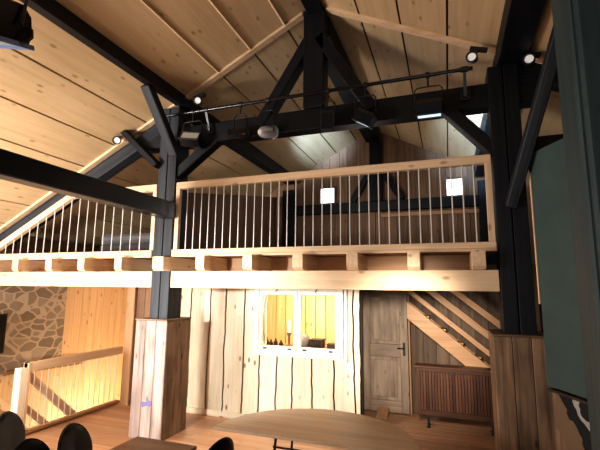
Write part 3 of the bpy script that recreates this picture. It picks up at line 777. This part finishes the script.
dup(ch, (-2.86, 2.92, 0), -PI/2+.15, 'black oval-backed chair at the far left corner of the small brown table')
dup(ch, (-2.01, 3.13, 0), PI/2-.25, 'black chair between the small brown table and the half-round table')

# ------------------------------------------------------------------ lighting pipe with stage lamps
pz, py = 4.685, 4.93
t = thing('lighting_pipe', 'thin black horizontal pipe carrying stage lamps along the collar beam', 'pipe', (-1.8, py, pz))
b = MB(); b.tube([(-3.98, py, pz), (.38, py, pz)], .024, 10); world_part(b, 'pipe', 'blackgloss', t, 0)
for x in (-3.28, .29):
    b = MB(); b.bar((x, py, pz), (x, 5.05, 4.40), .035, .02); b.box(x-.06, x+.06, 5.065, 5.09, 4.36, 4.48); b.tube([(x-.04, py, pz), (x+.04, py, pz)], .036, 10)
    for q in (-.04, .04): b.lathe([(.011, 0), (.008, .012)], 8, Matrix.Translation((x+q, 5.066, 4.42)) @ Matrix.Rotation(PI/2, 4, 'X'))
    world_part(b, 'bracket', 'black', t, 0)

def lamp_base(name, label, x, w, drop, col='black'):
    r = thing(name, label, 'stage lamp', (x, py, pz), 0, 'stage lamps on the lighting pipe')
    b = MB(); b.tube([(-.025, 0, 0), (.025, 0, 0)], .038, 12); b.tube([(0, 0, -.03), (0, 0, -.15)], .012, 8); b.build('clamp', 'black', r)
    b = MB(); h = w/2+.012
    b.tube([(-h, 0, -drop), (-h, 0, -.19), (-h+.03, 0, -.155), (0, 0, -.15), (h-.03, 0, -.155), (h, 0, -.19), (h, 0, -drop)], .009, 8); b.build('yoke', col, r)
    return r
def flood(name, label, x, w, h, dpt, drop, rot, lens):
    r = lamp_base(name, label, x, w, drop)
    b = MB(); b.prism([(-dpt*.5, -h*.5), (dpt*.2, -h*.5), (dpt*.5, -h*.3), (dpt*.5, h*.3), (dpt*.2, h*.5), (-dpt*.5, h*.5)], 'x', -w/2, w/2)
    for i in range(6):
        x_ = -w/2+w*(i+.5)/6; b.box(x_-.004, x_+.004, dpt*.45, dpt*.62, -h*.28, h*.28)
    hd = b.build('housing', 'blackgloss', r, .008, None, (0, 0, -drop), rot)
    b = MB(); b.box(-w/2-.006, w/2+.006, -dpt*.5-.02, -dpt*.5, -h/2-.006, -h/2+.016); b.box(-w/2-.006, w/2+.006, -dpt*.5-.02, -dpt*.5, h/2-.016, h/2+.006)
    b.box(-w/2-.006, -w/2+.016, -dpt*.5-.02, -dpt*.5, -h/2+.016, h/2-.016); b.box(w/2-.016, w/2+.006, -dpt*.5-.02, -dpt*.5, -h/2+.016, h/2-.016); b.build('bezel', 'black', hd, .003)
    b = MB(); b.box(-w/2+.016, w/2-.016, -dpt*.5-.008, -dpt*.5-.002, -h/2+.016, h/2-.016); b.build('lens', lens, hd)
    return r
def par(name, label, x, rad, ln, drop, rot, mat, lens):
    r = lamp_base(name, label, x, rad*2, drop, 'black')
    b = MB(); b.lathe([(rad*.45, ln*.55), (rad*.8, ln*.42), (rad, ln*.2), (rad, -ln*.45), (rad*1.08, -ln*.45), (rad*1.08, -ln*.5), (rad*.92, -ln*.5), (rad*.92, -ln*.44)], 20); hd = b.build('housing', mat, r, 0, None, (0, 0, -drop), rot)
    b = MB(); b.lathe([(rad*.9, -ln*.44), (rad*.9, -ln*.43)], 20); b.build('lens', lens, hd)
    return r
flood('stage_lamp', 'black box lamp on the pipe nearest the left post', -3.50, .30, .16, .20, .46, (-.5, .1, .2), 'dull_lens')
par('stage_lamp', 'black round lamp with an amber glint, second from the left on the pipe', -2.70, .085, .30, .45, (0, PI/2, .15), 'blackgloss', 'dull_lens')
par('stage_lamp', 'shiny chrome lamp hanging third from the left on the pipe', -2.27, .085, .26, .47, (PI*.6, .5, -.3), 'chrome', 'blue_lens')
flood('stage_lamp', 'square black lamp hanging in front of the king post foot', -1.40, .17, .24, .16, .44, (.1, 0, .2), 'blackgloss')
flood('stage_lamp', 'tilted black lamp with a bright blue-white lower edge', -.90, .24, .20, .16, .44, (1.72, .55, 0), 'blue_lens')
flood('stage_lamp', 'black box lamp with a pale lower edge, nearest the right post', -.13, .30, .20, .18, .42, (1.72, 0, 0), 'blue_lens')

def track(label, base, head, aim, base_dir):
    """small ceiling spot; base = mount, head = lamp centre, aim = direction lens faces"""
    r = thing('ceiling_spotlight', label, 'spotlight', base, 0, 'small round spotlights under the roof')
    b = MB(); hd = Vector(head)-Vector(base); bd = Vector(base_dir).normalized()
    b.bar(-bd*.10, bd*.10, .05, .05); b.build('mount', 'black', r, .004)
    b = MB(); b.tube([(0, 0, -.02), tuple(hd*.5), tuple(hd)], .010, 6); b.build('arm', 'black', r)
    q = Vector((0, 0, -1)).rotation_difference(Vector(aim).normalized()).to_matrix().to_4x4()
    b = MB(); b.lathe([(.03, .10), (.055, .07), (.066, -.03), (.066, -.05), (.05, -.05), (.048, -.03)], 16, q); h = b.build('head', 'black', r, 0, None, tuple(hd))
    b = MB(); b.lathe([(.047, -.036), (.047, -.034)], 16, q); b.build('lens', 'lens', h)
track('small round spotlight under the left rafter', (-4.98, 4.98, 4.50), (-4.91, 4.92, 4.40), (.55, -.75, -.35), (1, 0, .5))
track('small round spotlight on the purlin just right of the left post head', (-3.45, 5.0, 4.96), (-3.42, 4.92, 4.84), (.4, -.9, -.2), (1, 0, .2))
track('small round spotlight at the right end of the lighting pipe', (.46, 4.97, 4.93), (.38, 4.9, 4.80), (-.2, -.95, -.2), (1, 0, -.3))
track('small round spotlight on the outer side of the right post', (1.0, 4.97, 4.76), (.97, 4.9, 4.66), (-.25, -.95, -.15), (1, 0, -.3))

# big flood at the top left, close to the camera
fl = thing('floodlight', 'large black floodlight with blue-grey front frame in the top-left corner', 'floodlight', (-3.36, 2.0, 4.15))
fl.rotation_euler = (0, 0, .25)
b = MB(); b.prism([(-.17, -.10), (.13, -.10), (.17, -.02), (.17, .12), (.10, .20), (-.17, .20)], 'x', -.20, .20)
for i in range(8): b.box(-.19+i*.05, -.175+i*.05, .16, .20, -.05, .14)
hs = b.build('housing', 'blackgloss', fl, .012, None, (0, 0, 0), (.35, .12, 0))
b = MB(); w, d0, d1 = .23, -.20, .15
b.box(-w, w, d0, d0+.035, -.14, -.10); b.box(-w, w, d1-.035, d1, -.14, -.10); b.box(-w, -w+.035, d0+.035, d1-.035, -.14, -.10); b.box(w-.035, w, d0+.035, d1-.035, -.14, -.10)
b.build('front_frame', 'bluegrey', hs, .004)
b = MB(); b.box(-w+.035, w-.035, d0+.035, d1-.035, -.115, -.105); b.build('glass', 'dull_lens', hs)
b = MB(); b.tube([(-.24, 0, 0), (-.24, .02, .26), (0, .03, .30), (.24, .02, .26), (.24, 0, 0)], .014, 8); b.tube([(0, .03, .30), (0, .03, .62)], .016, 8); b.build('bracket', 'black', fl)
b = MB(); b.tube([(.17, .10, .06), (.25, .10, .02), (.275, .08, -.06), (.25, .05, -.12), (.20, .03, -.14), (.12, .02, -.13)], .011, 8); b.build('cable', 'black', fl)

# ------------------------------------------------------------------ lights
def area(name, loc, aim, sx, sy, en, col):
    l = bpy.data.lights.new(name, 'AREA'); l.shape = 'RECTANGLE'; l.size = sx; l.size_y = sy; l.energy = en; l.color = col
    o = bpy.data.objects.new(name, l); COL.objects.link(o); o.location = loc
    o.rotation_euler = (Vector(aim)-Vector(loc)).to_track_quat('-Z', 'Y').to_euler(); return o
def spot(name, loc, aim, en, col, ang, blend=.6, r=.05):
    l = bpy.data.lights.new(name, 'SPOT'); l.energy = en; l.color = col; l.spot_size = math.radians(ang); l.spot_blend = blend; l.shadow_soft_size = r
    o = bpy.data.objects.new(name, l); COL.objects.link(o); o.location = loc
    o.rotation_euler = (Vector(aim)-Vector(loc)).to_track_quat('-Z', 'Y').to_euler(); return o
def point(name, loc, en, col, r=.1):
    l = bpy.data.lights.new(name, 'POINT'); l.energy = en; l.color = col; l.shadow_soft_size = r
    o = bpy.data.objects.new(name, l); COL.objects.link(o); o.location = loc; return o
area('window_light', (-6.95, -.5, 1.7), (-6.6, 4.6, 2.8), 2.0, 1.6, 500, (1, .97, .94))
spot('left_fill', (-6.9, -.2, 1.6), (-6.2, 4.4, 3.5), 950, (1, .97, .93), 58, .8, .3)  # added spot without a fixture, brightens the left ceiling
area('hall_fill', (-.4, -1.2, 2.4), (-.6, 6.0, 1.6), 1.5, 1.0, 30, (1, .93, .85))
spot('wall_fill', (-3.45, 2.4, 2.2), (-3.0, 6.2, 1.0), 540, (1, .98, .94), 84, .9, .08)  # added spot in mid-air, no fixture; brightens the window wall
spot('door_fill', (-.4, 2.5, 2.3), (-.6, 7.4, 1.1), 850, (1, .90, .78), 38, 1., .2)  # added mid-air spot to lift the door and staircase
spot('gallery_wash_left', (-2.3, 5.45, 4.22), (-2.80, 9.0, 5.54), 2600, (.40, .65, 1), 22, 1.)
spot('gallery_wash_right', (0.1, 5.45, 4.22), (.60, 7.9, 5.0), 1700, (.40, .65, 1), 40, 1.)
point('gallery_glow', (-1.6, 8.3, 3.6), 22, (1, .9, .8), .3)
area('room_lamp', (-2.45, 6.75, 2.24), (-2.5, 7.7, .4), 1.5, .3, 100, (1, .82, .52))
point('stair_lamp', (-6.6, 7.4, -1.0), 150, (1, .84, .55), .2)
point('stair_fill_upper', (-6.4, 7.8, 2.0), 14, (1, .84, .62), .15)  # added light without a fixture, lifts the stair boards
point('stair_fill_front', (-5.0, 3.4, 1.35), 75, (1, .92, .8), .15)  # added light, no fixture here; brightens the railing side and floor

w = bpy.data.worlds.new('world'); SC.world = w; w.use_nodes = True
bg = w.node_tree.nodes['Background']; bg.inputs[0].default_value = (.72, .82, 1, 1); bg.inputs[1].default_value = .15
SC.view_settings.view_transform = 'Standard'; SC.view_settings.look = 'Medium High Contrast'; SC.view_settings.exposure = .08
